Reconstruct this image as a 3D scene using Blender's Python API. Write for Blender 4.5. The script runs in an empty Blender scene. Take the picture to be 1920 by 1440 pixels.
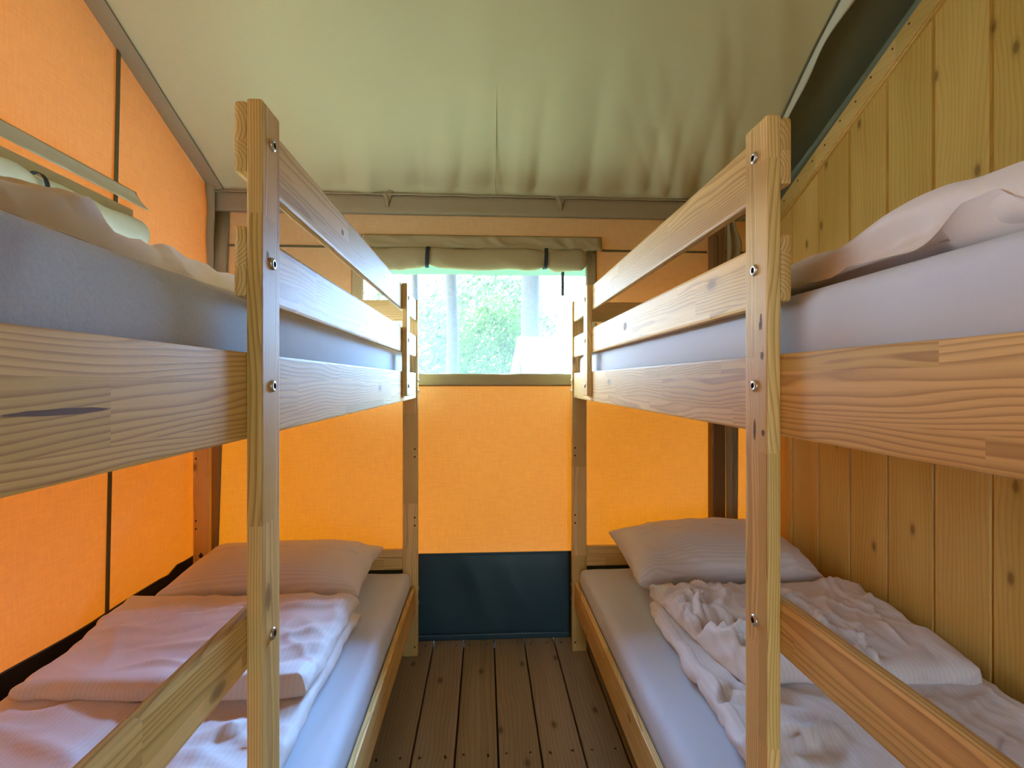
import bpy, bmesh, math, random
from mathutils import Vector, noise
random.seed(7)
scene = bpy.context.scene
COL = scene.collection

# ------------------------------------------------------------------ camera
CAM_H, YAW, FPX = 1.3068, math.atan(51 / 920.0), 920.0
cam_data = bpy.data.cameras.new('camera')
cam = bpy.data.objects.new('camera', cam_data)
COL.objects.link(cam)
cam.location = (0, 0, CAM_H)
cam.rotation_euler = (math.pi / 2, 0, -YAW)
cam_data.sensor_fit = 'HORIZONTAL'
cam_data.sensor_width = 36.0
cam_data.lens = 36.0 * FPX / 1920.0
cam_data.shift_y = -5.0 / 1920.0
cam_data.clip_start = 0.02
scene.camera = cam

# ------------------------------------------------------------------ sky and exposure
world = bpy.data.worlds.new('sky')
scene.world = world
world.use_nodes = True
wn, wl = world.node_tree.nodes, world.node_tree.links
wn.clear()
w_out = wn.new('ShaderNodeOutputWorld')
w_bg = wn.new('ShaderNodeBackground')
w_tc = wn.new('ShaderNodeTexCoord')
w_sep = wn.new('ShaderNodeSeparateXYZ')
w_ramp = wn.new('ShaderNodeValToRGB')
wl.new(w_tc.outputs['Generated'], w_sep.inputs[0])
wl.new(w_sep.outputs['Z'], w_ramp.inputs['Fac'])
w_ramp.color_ramp.elements[0].position = 0.0
w_ramp.color_ramp.elements[0].color = (0.74, 0.89, 1.0, 1)
w_ramp.color_ramp.elements[1].position = 0.5
w_ramp.color_ramp.elements[1].color = (0.55, 0.77, 1.0, 1)
wl.new(w_ramp.outputs['Color'], w_bg.inputs['Color'])
w_side = wn.new('ShaderNodeVectorMath'); w_side.operation = 'DOT_PRODUCT'     # the open, brighter side of the sky is on the left
w_side.inputs[1].default_value = (-17.5, -3.0, 0.0)
wl.new(w_tc.outputs['Generated'], w_side.inputs[0])
w_off = wn.new('ShaderNodeMath'); w_off.operation = 'ADD'; w_off.inputs[1].default_value = 11.5
wl.new(w_side.outputs['Value'], w_off.inputs[0])
w_str = wn.new('ShaderNodeMath'); w_str.operation = 'MAXIMUM'; w_str.inputs[1].default_value = 3.0
wl.new(w_off.outputs[0], w_str.inputs[0])
wl.new(w_str.outputs[0], w_bg.inputs['Strength'])
# the open blue part of the sky, in front and to the right above the clearing
w_dir = wn.new('ShaderNodeVectorMath'); w_dir.operation = 'DOT_PRODUCT'
w_dir.inputs[1].default_value = Vector((.30, .70, .72)).normalized()
wl.new(w_tc.outputs['Generated'], w_dir.inputs[0])
w_max = wn.new('ShaderNodeMath'); w_max.operation = 'MAXIMUM'; w_max.inputs[1].default_value = 0.0
wl.new(w_dir.outputs['Value'], w_max.inputs[0])
w_pow = wn.new('ShaderNodeMath'); w_pow.operation = 'POWER'; w_pow.inputs[1].default_value = 7.0
wl.new(w_max.outputs[0], w_pow.inputs[0])
w_amp = wn.new('ShaderNodeMath'); w_amp.operation = 'MULTIPLY'; w_amp.inputs[1].default_value = 185.0
wl.new(w_pow.outputs[0], w_amp.inputs[0])
w_bg2 = wn.new('ShaderNodeBackground')
w_bg2.inputs['Color'].default_value = (0.24, 0.53, 1.0, 1)
wl.new(w_amp.outputs[0], w_bg2.inputs['Strength'])
w_add = wn.new('ShaderNodeAddShader')
wl.new(w_bg.outputs[0], w_add.inputs[0]); wl.new(w_bg2.outputs[0], w_add.inputs[1])
wl.new(w_add.outputs[0], w_out.inputs['Surface'])

scene.view_settings.view_transform = 'Standard'
scene.view_settings.look = 'None'
scene.view_settings.gamma = 1.0
scene.view_settings.use_curve_mapping = False
scene.view_settings.exposure = 0.0
scene.cycles.max_bounces = 12
scene.cycles.diffuse_bounces = 8
scene.cycles.transmission_bounces = 8
scene.cycles.transparent_max_bounces = 12
scene.cycles.sample_clamp_indirect = 6.0

# ------------------------------------------------------------------ small helpers
def link(o):
    COL.objects.link(o)
    return o

def empty(name, loc=(0, 0, 0)):
    o = bpy.data.objects.new(name, None)
    o.location = loc
    o.empty_display_size = 0.1
    return link(o)

def tag(o, label=None, cat=None, group=None, kind=None):
    if label: o['label'] = label
    if cat: o['category'] = cat
    if group: o['group'] = group
    if kind: o['kind'] = kind
    return o

class MB:
    """collects shapes and links them as ONE mesh object; coordinates are world ones"""
    def __init__(self):
        self.bm = bmesh.new()
    def box(self, x0, x1, y0, y1, z0, z1, bev=0.003, mi=0, seg=2):
        x0, x1 = min(x0, x1), max(x0, x1)
        b = bmesh.new()
        bmesh.ops.create_cube(b, size=1.0)
        for v in b.verts:
            v.co = Vector(((x0 + x1) / 2 + v.co.x * (x1 - x0), (y0 + y1) / 2 + v.co.y * (y1 - y0), (z0 + z1) / 2 + v.co.z * (z1 - z0)))
        if bev > 0:
            bmesh.ops.bevel(b, geom=b.edges[:], offset=bev, segments=seg, profile=0.6, affect='EDGES')
        self.merge(b, mi)
        return self
    def merge(self, b, mi=0, smooth=False):
        vm = {}
        b.verts.ensure_lookup_table()
        for v in b.verts:
            vm[v] = self.bm.verts.new(v.co)
        for f in b.faces:
            try:
                nf = self.bm.faces.new([vm[v] for v in f.verts])
                nf.material_index = mi
                nf.smooth = smooth or f.smooth
            except ValueError:
                pass
        b.free()
    def quad(self, *pts, mi=0, smooth=False):
        f = self.bm.faces.new([self.bm.verts.new(p) for p in pts])
        f.material_index = mi
        f.smooth = smooth
        return self
    def grid(self, fn, nu, nv, mi=0, smooth=True, closed_u=False, skip=None):
        vs = [[self.bm.verts.new(fn(i / nu, j / nv)) for j in range(nv + 1)] for i in range(nu + (0 if closed_u else 1))]
        n = len(vs)
        for i in range(nu):
            for j in range(nv):
                if skip and skip((i + .5) / nu, (j + .5) / nv):
                    continue
                f = self.bm.faces.new((vs[i][j], vs[(i + 1) % n][j], vs[(i + 1) % n][j + 1], vs[i][j + 1]))
                f.smooth = smooth
                f.material_index = mi
        return self
    def slab(self, top, bot, nu, nv, mi=0):
        """closed sheet body: top(u,v) and bot(u,v) share their border"""
        T = [[None] * (nv + 1) for _ in range(nu + 1)]
        B = [[None] * (nv + 1) for _ in range(nu + 1)]
        for i in range(nu + 1):
            for j in range(nv + 1):
                T[i][j] = self.bm.verts.new(top(i / nu, j / nv))
                if 0 < i < nu and 0 < j < nv:
                    B[i][j] = self.bm.verts.new(bot(i / nu, j / nv))
                else:
                    B[i][j] = T[i][j]
        for i in range(nu):
            for j in range(nv):
                for G, o in ((T, False), (B, True)):
                    q = [G[i][j], G[i + 1][j], G[i + 1][j + 1], G[i][j + 1]]
                    if o: q.reverse()
                    try:
                        f = self.bm.faces.new(q)
                        f.smooth = True
                        f.material_index = mi
                    except ValueError:
                        pass
        return self
    def cyl(self, p0, p1, r0, r1=None, n=16, mi=0, caps=True, smooth=True):
        r1 = r0 if r1 is None else r1
        p0, p1 = Vector(p0), Vector(p1)
        d = (p1 - p0).normalized()
        a = d.orthogonal().normalized()
        b = d.cross(a)
        r = []
        for p, rr in ((p0, r0), (p1, r1)):
            r.append([self.bm.verts.new(p + (a * math.cos(t) + b * math.sin(t)) * rr) for t in [2 * math.pi * k / n for k in range(n)]])
        for k in range(n):
            f = self.bm.faces.new((r[0][k], r[0][(k + 1) % n], r[1][(k + 1) % n], r[1][k]))
            f.smooth = smooth
            f.material_index = mi
        if caps:
            for ring in (list(reversed(r[0])), r[1]):
                f = self.bm.faces.new(ring)
                f.material_index = mi
        return self
    def tube(self, pts, radii, n=12, mi=0):
        rings = []
        for i, p in enumerate(pts):
            p = Vector(p)
            d = (Vector(pts[min(i + 1, len(pts) - 1)]) - Vector(pts[max(i - 1, 0)])).normalized()
            a = d.cross(Vector((0.3, 1, 0.2))).normalized()
            b = d.cross(a)
            rr = radii[i] if hasattr(radii, '__len__') else radii
            rings.append([self.bm.verts.new(p + (a * math.cos(t) + b * math.sin(t)) * rr) for t in [2 * math.pi * k / n for k in range(n)]])
        for i in range(len(rings) - 1):
            for k in range(n):
                f = self.bm.faces.new((rings[i][k], rings[i][(k + 1) % n], rings[i + 1][(k + 1) % n], rings[i + 1][k]))
                f.smooth = True
                f.material_index = mi
        self.bm.faces.new(list(reversed(rings[0]))).material_index = mi
        self.bm.faces.new(rings[-1]).material_index = mi
        return self
    def build(self, name, mats, parent=None, origin=None):
        bmesh.ops.recalc_face_normals(self.bm, faces=self.bm.faces[:])
        me = bpy.data.meshes.new(name)
        off = Vector((0, 0, 0))
        if parent is not None:
            p = parent
            while p is not None:
                off += p.location
                p = p.parent
        par_off = off.copy()
        if origin is not None:
            off = Vector(origin)
        for v in self.bm.verts:
            v.co -= off
        self.bm.to_mesh(me)
        self.bm.free()
        for m in (mats if isinstance(mats, (list, tuple)) else [mats]):
            me.materials.append(m)
        o = bpy.data.objects.new(name, me)
        if parent is not None:
            o.parent = parent
            if origin is not None:
                o.location = off - par_off
        elif origin is not None:
            o.location = origin
        return link(o)

def wrinkle(mb, amp, freq, seed, lines=(), lw=.018, la=.02):
    """soft creases pushed along the surface normals, plus drawn folds along given lines"""
    bm = mb.bm
    bmesh.ops.recalc_face_normals(bm, faces=bm.faces[:])
    bm.normal_update()
    segs = [(Vector(p), Vector(q), k) for L, k in lines for p, q in zip(L, L[1:])]
    mv = []
    for v in bm.verts:
        c = v.co
        w = Vector((noise.noise(c * 3.1 + Vector((seed, 0, 0))), noise.noise(c * 3.1 + Vector((0, seed, 3))), noise.noise(c * 3.1 + Vector((5, 0, seed))))) * .09
        p = c + w
        a = noise.noise(Vector((p.x * freq + p.y * freq * .5, p.y * freq * .22 - p.x * freq * .1, p.z * freq * 1.3)) + Vector((seed, 1, 2)))
        b = noise.noise(Vector((p.y * freq * .9 - p.x * freq * .35, p.x * freq * .25, p.z * freq * .8)) + Vector((3, seed, 7)))
        h = max(0.0, 1 - abs(a) * 4.0) ** 1.5 + .8 * max(0.0, 1 - abs(b) * 4.0) ** 1.5
        d = amp * (h - .45)
        for p0, p1, k in segs:
            e = p1 - p0
            t = max(0.0, min(1.0, (c - p0).dot(e) / e.length_squared))
            q = (c - (p0 + e * t)).length / lw
            if q < 3: d += k * la * math.exp(-q * q)
        mv.append((v, v.normal * d * sm(-.7, .0, v.normal.z)))
    for v, d in mv: v.co += d

def sm(a, b, x):
    t = max(0.0, min(1.0, (x - a) / (b - a)))
    return t * t * (3 - 2 * t)

def nz(x, y, z=0.0):
    return noise.noise(Vector((x, y, z)))

def ridge(x, y, ang, f, seed, stretch=3.0, warp=0.6):
    """long soft creases: elongated ridged noise turned by ang"""
    c, s = math.cos(ang), math.sin(ang)
    a, b = x * c + y * s, -x * s + y * c
    a += warp * nz(x * f * .35, y * f * .35, seed + 9.1) / f
    n = nz(a * f, b * f / stretch, seed)
    return 1.0 - min(1.0, abs(n) * 2.6)

# ------------------------------------------------------------------ materials
def new_mat(name):
    m = bpy.data.materials.new(name)
    m.use_nodes = True
    nt = m.node_tree
    nt.nodes.clear()
    out = nt.nodes.new('ShaderNodeOutputMaterial')
    return m, nt, out

class NT:
    def __init__(self, nt): self.nt = nt
    def n(self, t, **kw):
        nd = self.nt.nodes.new(t)
        for k, v in kw.items():
            setattr(nd, k, v)
        return nd
    def l(self, a, b): self.nt.links.new(a, b)
    def val(self, x, sock):
        if hasattr(x, 'is_output'): self.l(x, sock)
        else: sock.default_value = x
    def math(self, op, a, b=0.0, c=None):
        nd = self.n('ShaderNodeMath', operation=op)
        self.val(a, nd.inputs[0]); self.val(b, nd.inputs[1])
        if c is not None: self.val(c, nd.inputs[2])
        return nd.outputs[0]
    def mix(self, f, a, b, mode='MIX'):
        nd = self.n('ShaderNodeMix', data_type='RGBA', blend_type=mode)
        self.val(f, nd.inputs[0])
        self.val(a if hasattr(a, 'is_output') else (*a, 1), nd.inputs[6])
        self.val(b if hasattr(b, 'is_output') else (*b, 1), nd.inputs[7])
        return nd.outputs[2]
    def ramp(self, f, stops):
        nd = self.n('ShaderNodeValToRGB')
        self.l(f, nd.inputs[0])
        e = nd.color_ramp.elements
        while len(e) < len(stops): e.new(0.5)
        for k, (p, c) in enumerate(stops):
            e[k].position = p
            e[k].color = (*c, 1) if hasattr(c, '__len__') else (c, c, c, 1)
        return nd.outputs[0]
    def noise(self, vec, scale, detail=3, rough=.55, dist=0.0):
        nd = self.n('ShaderNodeTexNoise')
        if vec is not None: self.l(vec, nd.inputs['Vector'])
        nd.inputs['Scale'].default_value = scale
        nd.inputs['Detail'].default_value = detail
        nd.inputs['Roughness'].default_value = rough
        nd.inputs['Distortion'].default_value = dist
        return nd.outputs[0]
    def comb(self, x, y, z):
        nd = self.n('ShaderNodeCombineXYZ')
        for k, v in enumerate((x, y, z)): self.val(v, nd.inputs[k])
        return nd.outputs[0]
    def bump(self, h, strength=.2, dist=.002):
        nd = self.n('ShaderNodeBump')
        nd.inputs['Strength'].default_value = strength
        nd.inputs['Distance'].default_value = dist
        self.l(h, nd.inputs['Height'])
        return nd.outputs[0]
    def principled(self, col, rough=.6, normal=None, spec=.5, metal=0.0):
        p = self.n('ShaderNodeBsdfPrincipled')
        self.val(col if hasattr(col, 'is_output') else (*col, 1), p.inputs['Base Color'])
        self.val(rough, p.inputs['Roughness'])
        p.inputs['Specular IOR Level'].default_value = spec
        p.inputs['Metallic'].default_value = metal
        if normal is not None: self.l(normal, p.inputs['Normal'])
        return p.outputs[0]
    def axes(self, axis):
        """along-grain, across, depth coordinates of the object, shifted at random per object"""
        tc = self.n('ShaderNodeTexCoord')
        inf = self.n('ShaderNodeObjectInfo')
        sep = self.n('ShaderNodeSeparateXYZ')
        self.l(tc.outputs['Object'], sep.inputs[0])
        X, Y, Z = sep.outputs
        sh = self.math('MULTIPLY', inf.outputs['Random'], 7.3)
        L, A, B = {'X': (X, Z, Y), 'Y': (Y, Z, X), 'Z': (Z, Y, X), 'ZX': (Z, X, Y), 'YX': (Y, X, Z)}[axis]
        return L, A, B, sh, inf.outputs['Random']

def wood(name, axis, pale, mid, dark, ring=150.0, lam=0.06, rough=.5, knots=.4, board=None, spec=.4, lam_tone=.22, late_amt=.85):
    m, nt, out = new_mat(name)
    k = NT(nt)
    L, A, B, sh, rnd = k.axes(axis)
    A0 = A
    Ls = k.math('ADD', L, sh)
    # glued lamellae / separate boards: an index that shifts figure and tone
    if board:
        idx = k.math('FLOOR', k.math('DIVIDE', k.math('SUBTRACT', A, board[1]), board[0]))
        blk = idx
    else:
        idx = k.math('FLOOR', k.math('DIVIDE', k.math('ADD', A, sh), lam))
        wnz = k.n('ShaderNodeTexWhiteNoise', noise_dimensions='1D')
        k.l(idx, wnz.inputs['W'])
        blk = k.math('ADD', k.math('MULTIPLY', idx, 17.0), k.math('FLOOR', k.math('DIVIDE', k.math('ADD', Ls, wnz.outputs['Value']), .43)))
    wb = k.n('ShaderNodeTexWhiteNoise', noise_dimensions='1D')
    k.l(k.math('ADD', blk, sh), wb.inputs['W'])
    wsep = k.n('ShaderNodeSeparateColor')
    k.l(wb.outputs['Color'], wsep.inputs[0])
    r1, r2, r3 = wsep.outputs
    # slow bending of the grain along the board
    Lq = k.math('ADD', k.math('MULTIPLY', Ls, 1.6), k.math('MULTIPLY', r1, 31.0))
    bend = k.noise(k.comb(Lq, k.math('MULTIPLY', A, 6.0), r2), 1.0, 2, .5)
    Aq = k.math('ADD', A, k.math('MULTIPLY', k.math('SUBTRACT', bend, .5), .085))
    # growth rings: distance to a pith line running beside the board
    pa = k.math('SUBTRACT', Aq, k.math('MULTIPLY', k.math('SUBTRACT', r2, .5), .10))
    Bq = k.math('FRACT', k.math('ADD', k.math('MULTIPLY', B, 4.0), .5)) if board else B
    pbv = k.math('ADD', k.math('SUBTRACT', k.math('MULTIPLY', Bq, .25), .125) if board else Bq, k.math('ADD', .022, k.math('MULTIPLY', r3, .03)))
    dist = k.math('SQRT', k.math('ADD', k.math('MULTIPLY', pa, pa), k.math('MULTIPLY', pbv, pbv)))
    wob = k.noise(k.comb(k.math('MULTIPLY', Ls, 3.0), k.math('MULTIPLY', A, 30.0), k.math('MULTIPLY', B, 30.0)), 1.0, 2, .5)
    dist = k.math('ADD', dist, k.math('MULTIPLY', wob, .008))
    ph = k.math('MULTIPLY', dist, ring)
    saw = k.math('FRACT', ph)
    late = k.ramp(saw, [(0.0, 0.0), (0.45, 0.12), (0.86, 1.0), (1.0, 0.0)])
    fine = k.noise(k.comb(k.math('MULTIPLY', Ls, 5.0), k.math('MULTIPLY', A, 420.0), k.math('MULTIPLY', B, 420.0)), 1.0, 3, .6)
    big = k.noise(k.comb(k.math('MULTIPLY', Ls, 1.1), k.math('MULTIPLY', A, 9.0), r1), 1.0, 2, .5)
    c = k.mix(k.ramp(big, [(.3, 0), (.7, 1)]), pale, mid)
    amt = k.math('MULTIPLY', late, k.math('ADD', late_amt * .45, k.math('MULTIPLY', big, late_amt)))
    c = k.mix(amt, c, dark)
    c = k.mix(k.math('MULTIPLY', k.math('SUBTRACT', fine, .35), .6), c, dark)
    tone = k.math('ADD', 1.0 - lam_tone * .5, k.math('MULTIPLY', r3, lam_tone))
    c = k.mix(1.0, c, k.comb(tone, tone, k.math('MULTIPLY', tone, tone)), 'MULTIPLY')
    # a few knots
    vo = k.n('ShaderNodeTexVoronoi', voronoi_dimensions='2D')
    k.l(k.comb(k.math('MULTIPLY', Ls, 3.2), k.math('ADD', k.math('MULTIPLY', A, 6.5), sh), 0.0), vo.inputs['Vector'])
    vo.inputs['Scale'].default_value = 1.0
    vs = k.n('ShaderNodeSeparateColor')
    k.l(vo.outputs['Color'], vs.inputs[0])
    pick = k.math('LESS_THAN', vs.outputs[0], knots)
    kd = k.math('ADD', vo.outputs['Distance'], k.math('MULTIPLY', k.math('SUBTRACT', fine, .5), .03))
    kn = k.math('MULTIPLY', k.ramp(kd, [(0.03, 1.0), (0.055, .7), (0.07, .25), (.13, 0.0)]), pick)
    c = k.mix(k.math('MULTIPLY', kn, .8), c, tuple(x * .5 for x in dark))
    h = k.math('ADD', k.math('MULTIPLY', late, .5), k.math('MULTIPLY', fine, .6))
    k.l(k.principled(c, rough, k.bump(h, .18, .001), spec), out.inputs['Surface'])
    return m

def canvas(name, col_t, col_r, trans, weave=260.0, streak=.26, rough=.9):
    """tent cloth: reflects and lets light through; slub threads vary the density"""
    m, nt, out = new_mat(name)
    k = NT(nt)
    tc = k.n('ShaderNodeTexCoord')
    sep = k.n('ShaderNodeSeparateXYZ')
    k.l(tc.outputs['Object'], sep.inputs[0])
    X, Y, Z = sep.outputs
    H = k.math('ADD', X, Y)
    s1 = k.noise(k.comb(k.math('MULTIPLY', H, 14.0), 0.0, k.math('MULTIPLY', Z, weave * .45)), 1.0, 3, .7)
    s2 = k.noise(k.comb(k.math('MULTIPLY', H, weave * .45), 0.0, k.math('MULTIPLY', Z, 14.0)), 1.0, 3, .7)
    s3 = k.noise(tc.outputs['Object'], 1.7, 3, .5)
    f = k.math('ADD', k.math('MULTIPLY', k.math('ADD', s1, s2), streak), k.math('MULTIPLY', s3, .16))
    f = k.math('ADD', f, 1.0 - streak - .08)
    ct = k.mix(1.0, col_t, k.comb(f, k.math('POWER', f, 1.3), k.math('POWER', f, 1.6)), 'MULTIPLY')
    tr = k.n('ShaderNodeBsdfTranslucent')
    k.l(ct, tr.inputs['Color'])
    df = k.n('ShaderNodeBsdfDiffuse')
    k.l(k.mix(1.0, col_r, k.comb(f, f, f), 'MULTIPLY'), df.inputs['Color'])
    bn = k.bump(k.math('ADD', s1, s2), .15, .0006)
    k.l(bn, df.inputs['Normal'])
    mx = k.n('ShaderNodeMixShader')
    mx.inputs[0].default_value = trans
    k.l(df.outputs[0], mx.inputs[1]); k.l(tr.outputs[0], mx.inputs[2])
    k.l(mx.outputs[0], out.inputs['Surface'])
    return m

def cloth(name, col, stripe=None, fuzz=0.0, sheen=.2, rough=.75, weave=1400.0, stripe_amt=.07):
    m, nt, out = new_mat(name)
    k = NT(nt)
    tc = k.n('ShaderNodeTexCoord')
    sep = k.n('ShaderNodeSeparateXYZ')
    k.l(tc.outputs['Object'], sep.inputs[0])
    X, Y, Z = sep.outputs
    n1 = k.noise(tc.outputs['Object'], 260.0 if fuzz else 520.0, 3, .7)
    c = col
    ro = rough
    if stripe:
        ax = X if stripe == 'X' else Y
        s = k.math('SINE', k.math('MULTIPLY', ax, 2 * math.pi / .013))
        st = k.ramp(k.math('ADD', k.math('MULTIPLY', s, .5), .5), [(.4, 0.0), (.6, 1.0)])
        c = k.mix(st, col, tuple(max(0, x * (1 - stripe_amt * 2)) for x in col))
        ro = k.math('SUBTRACT', rough, k.math('MULTIPLY', st, .3))
    if fuzz:
        c = k.mix(k.math('MULTIPLY', n1, fuzz), c if hasattr(c, 'is_output') else c, tuple(x * .55 for x in col))
    p = k.n('ShaderNodeBsdfPrincipled')
    k.val(c if hasattr(c, 'is_output') else (*c, 1), p.inputs['Base Color'])
    k.val(ro, p.inputs['Roughness'])
    p.inputs['Specular IOR Level'].default_value = .3
    p.inputs['Sheen Weight'].default_value = sheen
    p.inputs['Sheen Roughness'].default_value = .5
    k.l(k.bump(n1, .35 if fuzz else .08, .0012 if fuzz else .0004), p.inputs['Normal'])
    k.l(p.outputs[0], out.inputs['Surface'])
    return m

def plain(name, col, rough=.6, metal=0.0, spec=.5, var=.1, scale=40.0):
    m, nt, out = new_mat(name)
    k = NT(nt)
    tc = k.n('ShaderNodeTexCoord')
    n1 = k.noise(tc.outputs['Object'], scale, 3, .6)
    c = k.mix(k.math('MULTIPLY', n1, 1.0), tuple(x * (1 - var) for x in col), tuple(min(1, x * (1 + var)) for x in col))
    k.l(k.principled(c, rough, k.bump(n1, .1, .001), spec, metal), out.inputs['Surface'])
    return m

PALE, MIDW, DARKW = (.80, .575, .215), (.72, .465, .14), (.42, .22, .06)
M = {}
M['pine_x'] = wood('pine grain across', 'X', PALE, MIDW, DARKW, ring=190, knots=.25)
M['pine_y'] = wood('pine grain lengthwise', 'Y', PALE, MIDW, DARKW, ring=190, knots=.25)
M['pine_z'] = wood('pine grain upright', 'Z', PALE, MIDW, DARKW, lam=.09, ring=260, knots=.2)
M['pine_zx'] = wood('pine grain upright wide', 'ZX', PALE, MIDW, DARKW, lam=.3, ring=220, knots=.2)
M['panel'] = wood('honey stained cladding', 'Z', (.74, .49, .14), (.64, .39, .095), (.34, .17, .035), ring=70, knots=.45, board=(.188, .0), rough=.45, lam_tone=.2, late_amt=.3)
M['trim_wood'] = wood('honey stained trim', 'Y', (.74, .50, .17), (.66, .42, .12), (.40, .22, .06), ring=60, knots=.0, lam=.9, rough=.45, late_amt=.2)
M['floor'] = wood('brown weathered deck boards', 'YX', (.35, .285, .19), (.27, .215, .135), (.12, .088, .052), ring=70, knots=.6, board=(.1505, -.254), rough=.5, lam_tone=.3, late_amt=.4)
M['dark_wood'] = wood('dark tent pole wood', 'ZX', (.22, .12, .05), (.18, .09, .035), (.08, .04, .015), ring=90, lam=.5, knots=.1)
M['orange_left'] = canvas('orange tent canvas', (.118, .0212, .0003), (.90, .66, .36), .5)
M['khaki_band'] = canvas('khaki canvas binding', (.10, .07, .03), (.36, .28, .165), .06, streak=.05)
M['khaki_blind'] = canvas('khaki canvas blind', (.16, .11, .04), (.44, .34, .18), .12, streak=.05)
M['seam'] = canvas('dark olive seam', (.1, .1, .1), (.13, .11, .06), .0, streak=.04)
M['blind_lit'] = canvas('khaki canvas blind with daylight painted in', (.30, .29, .20), (.82, .81, .66), .3, streak=.05)  # khaki blind cloth made lighter; the daylight on it is in the colour
M['roof_liner'] = canvas('khaki roof canvas', (.3, .25, .13), (.56, .50, .285), .0, streak=.04)
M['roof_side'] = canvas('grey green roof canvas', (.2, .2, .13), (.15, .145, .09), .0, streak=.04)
M['outer_roof'] = plain('outer roof canvas', (.36, .33, .24), .9)
M['green_flap'] = canvas('pale green awning edge', (.032, .062, .022), (.3, .4, .22), .6, streak=.04)
M['skirt'] = plain('dark slate groundsheet', (.020, .060, .080), .42, spec=.45, var=.2, scale=6)
M['black_skirt'] = plain('black groundsheet', (.012, .010, .008), .5)
M['sheet'] = cloth('pale cotton fitted sheet', (.58, .63, .74), sheen=.1)
M['terry'] = cloth('grey terry fitted sheet', (.55, .61, .72), fuzz=.7, sheen=.3)
M['linen_y'] = cloth('white striped cotton running lengthwise', (.72, .71, .74), 'X', stripe_amt=.03)
M['linen_x'] = cloth('white striped cotton running across', (.72, .71, .74), 'Y', stripe_amt=.05)
M['linen'] = cloth('white cotton', (.74, .71, .70))
M['steel'] = plain('zinc plated steel', (.62, .62, .60), .28, 1.0)
M['knot'] = plain('dark knot wood', (.13, .055, .015), .6)
M['hole'] = plain('dark bore', (.015, .012, .01), .8)
M['strap'] = plain('black webbing strap', (.012, .014, .018), .7)
M['slat'] = plain('slat wood', (.6, .45, .27), .6)
M['nail'] = plain('dark nail head', (.09, .05, .025), .5, .3)
M['bark'] = plain('pine bark', (.045, .038, .035), .9, var=.35, scale=14)
M['leaf'] = canvas('bright green leaves', (.10, .17, .035), (.07, .115, .025), .45, streak=.02)
M['leaf_haze'] = canvas('green leaves with haze painted in', (.16, .19, .09), (.11, .135, .07), .45, streak=.02)  # outdoor haze painted into the leaf colour as a paler green
M['forest_floor'] = plain('forest floor', (.28, .26, .14), .95, var=.4, scale=3)
M['white_tent'] = plain('white tent canvas', (.86, .85, .82), .8, var=.03)
M['tent_side'] = plain('grey green tent canvas', (.10, .12, .09), .85, var=.06)

def mesh_screen():
    m, nt, out = new_mat('white insect mesh')
    k = NT(nt)
    tc = k.n('ShaderNodeTexCoord')
    sep = k.n('ShaderNodeSeparateXYZ')
    k.l(tc.outputs['Object'], sep.inputs[0])
    H = k.math('ADD', sep.outputs[0], sep.outputs[1])
    gx = k.math('SINE', k.math('MULTIPLY', H, 2 * math.pi / .0045))
    gz = k.math('SINE', k.math('MULTIPLY', sep.outputs[2], 2 * math.pi / .0045))
    g = k.math('MAXIMUM', gx, gz)
    f = k.math('ADD', .030, k.math('MULTIPLY', k.math('GREATER_THAN', g, .75), .035))
    t = k.n('ShaderNodeBsdfTransparent')
    d = k.n('ShaderNodeBsdfTranslucent')
    d.inputs['Color'].default_value = (.92, .86, .70, 1)
    mx = k.n('ShaderNodeMixShader')
    k.l(f, mx.inputs[0])
    k.l(t.outputs[0], mx.inputs[1]); k.l(d.outputs[0], mx.inputs[2])
    k.l(mx.outputs[0], out.inputs['Surface'])
    return m
M['mesh'] = mesh_screen()

# ------------------------------------------------------------------ the tent room
YB, EAVE, SLOPE = 2.514, 2.25, 0.44          # back wall, roof edge height, roof slope
XR = 1.494                                    # wooden wall
Y0 = -1.1                                     # front of the room, behind the camera
def xl(z): return -1.395 + .02 * z            # the left canvas leans in slightly
def roof(y): return EAVE + SLOPE * (YB - y)

# floor of deck boards
fl = MB()
x = -.254 - 9 * .1505
while x < 1.75:
    fl.box(x + .003, x + .1475, Y0 - .1, YB + .02, -.028, 0.0, .004)
    x += .1505
fl.box(-1.62, 1.78, Y0 - .1, YB + .05, -.06, -.0285, 0, mi=1)
fl.box(-1.62, 1.78, YB + .0205, YB + .05, -.03, .02, 0, mi=1)
floor = tag(fl.build('floor', [M['floor'], M['hole']]), kind='structure')
ns = MB()
for k in range(-1, 5):
    for dx in (.03, .115):
        for y in (2.44, 1.72, 1.0):
            ns.cyl((-.254 + k * .1505 + dx + random.uniform(-.006, .006), y + random.uniform(-.012, .012), -.002),
                   (-.254 + k * .1505 + dx, y, .0012), .0042, n=10)
ns.build('floor_screw', M['nail'], floor)

# back canvas wall with its window opening
WX0, WX1, WZ0, WZ1 = -.61, .521, 1.345, 1.97
wall_back = MB()
def back_pt(u, v):
    xx = -1.40 + u * 3.1
    zz = .30 + v * (2.26 - .30)
    yy = YB + .006 * nz(xx * 2.2, zz * 1.5, 3.3)
    return Vector((xx, yy, zz))
xs = [-1.40 + 3.1 * k / 62 for k in range(63)]
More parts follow.
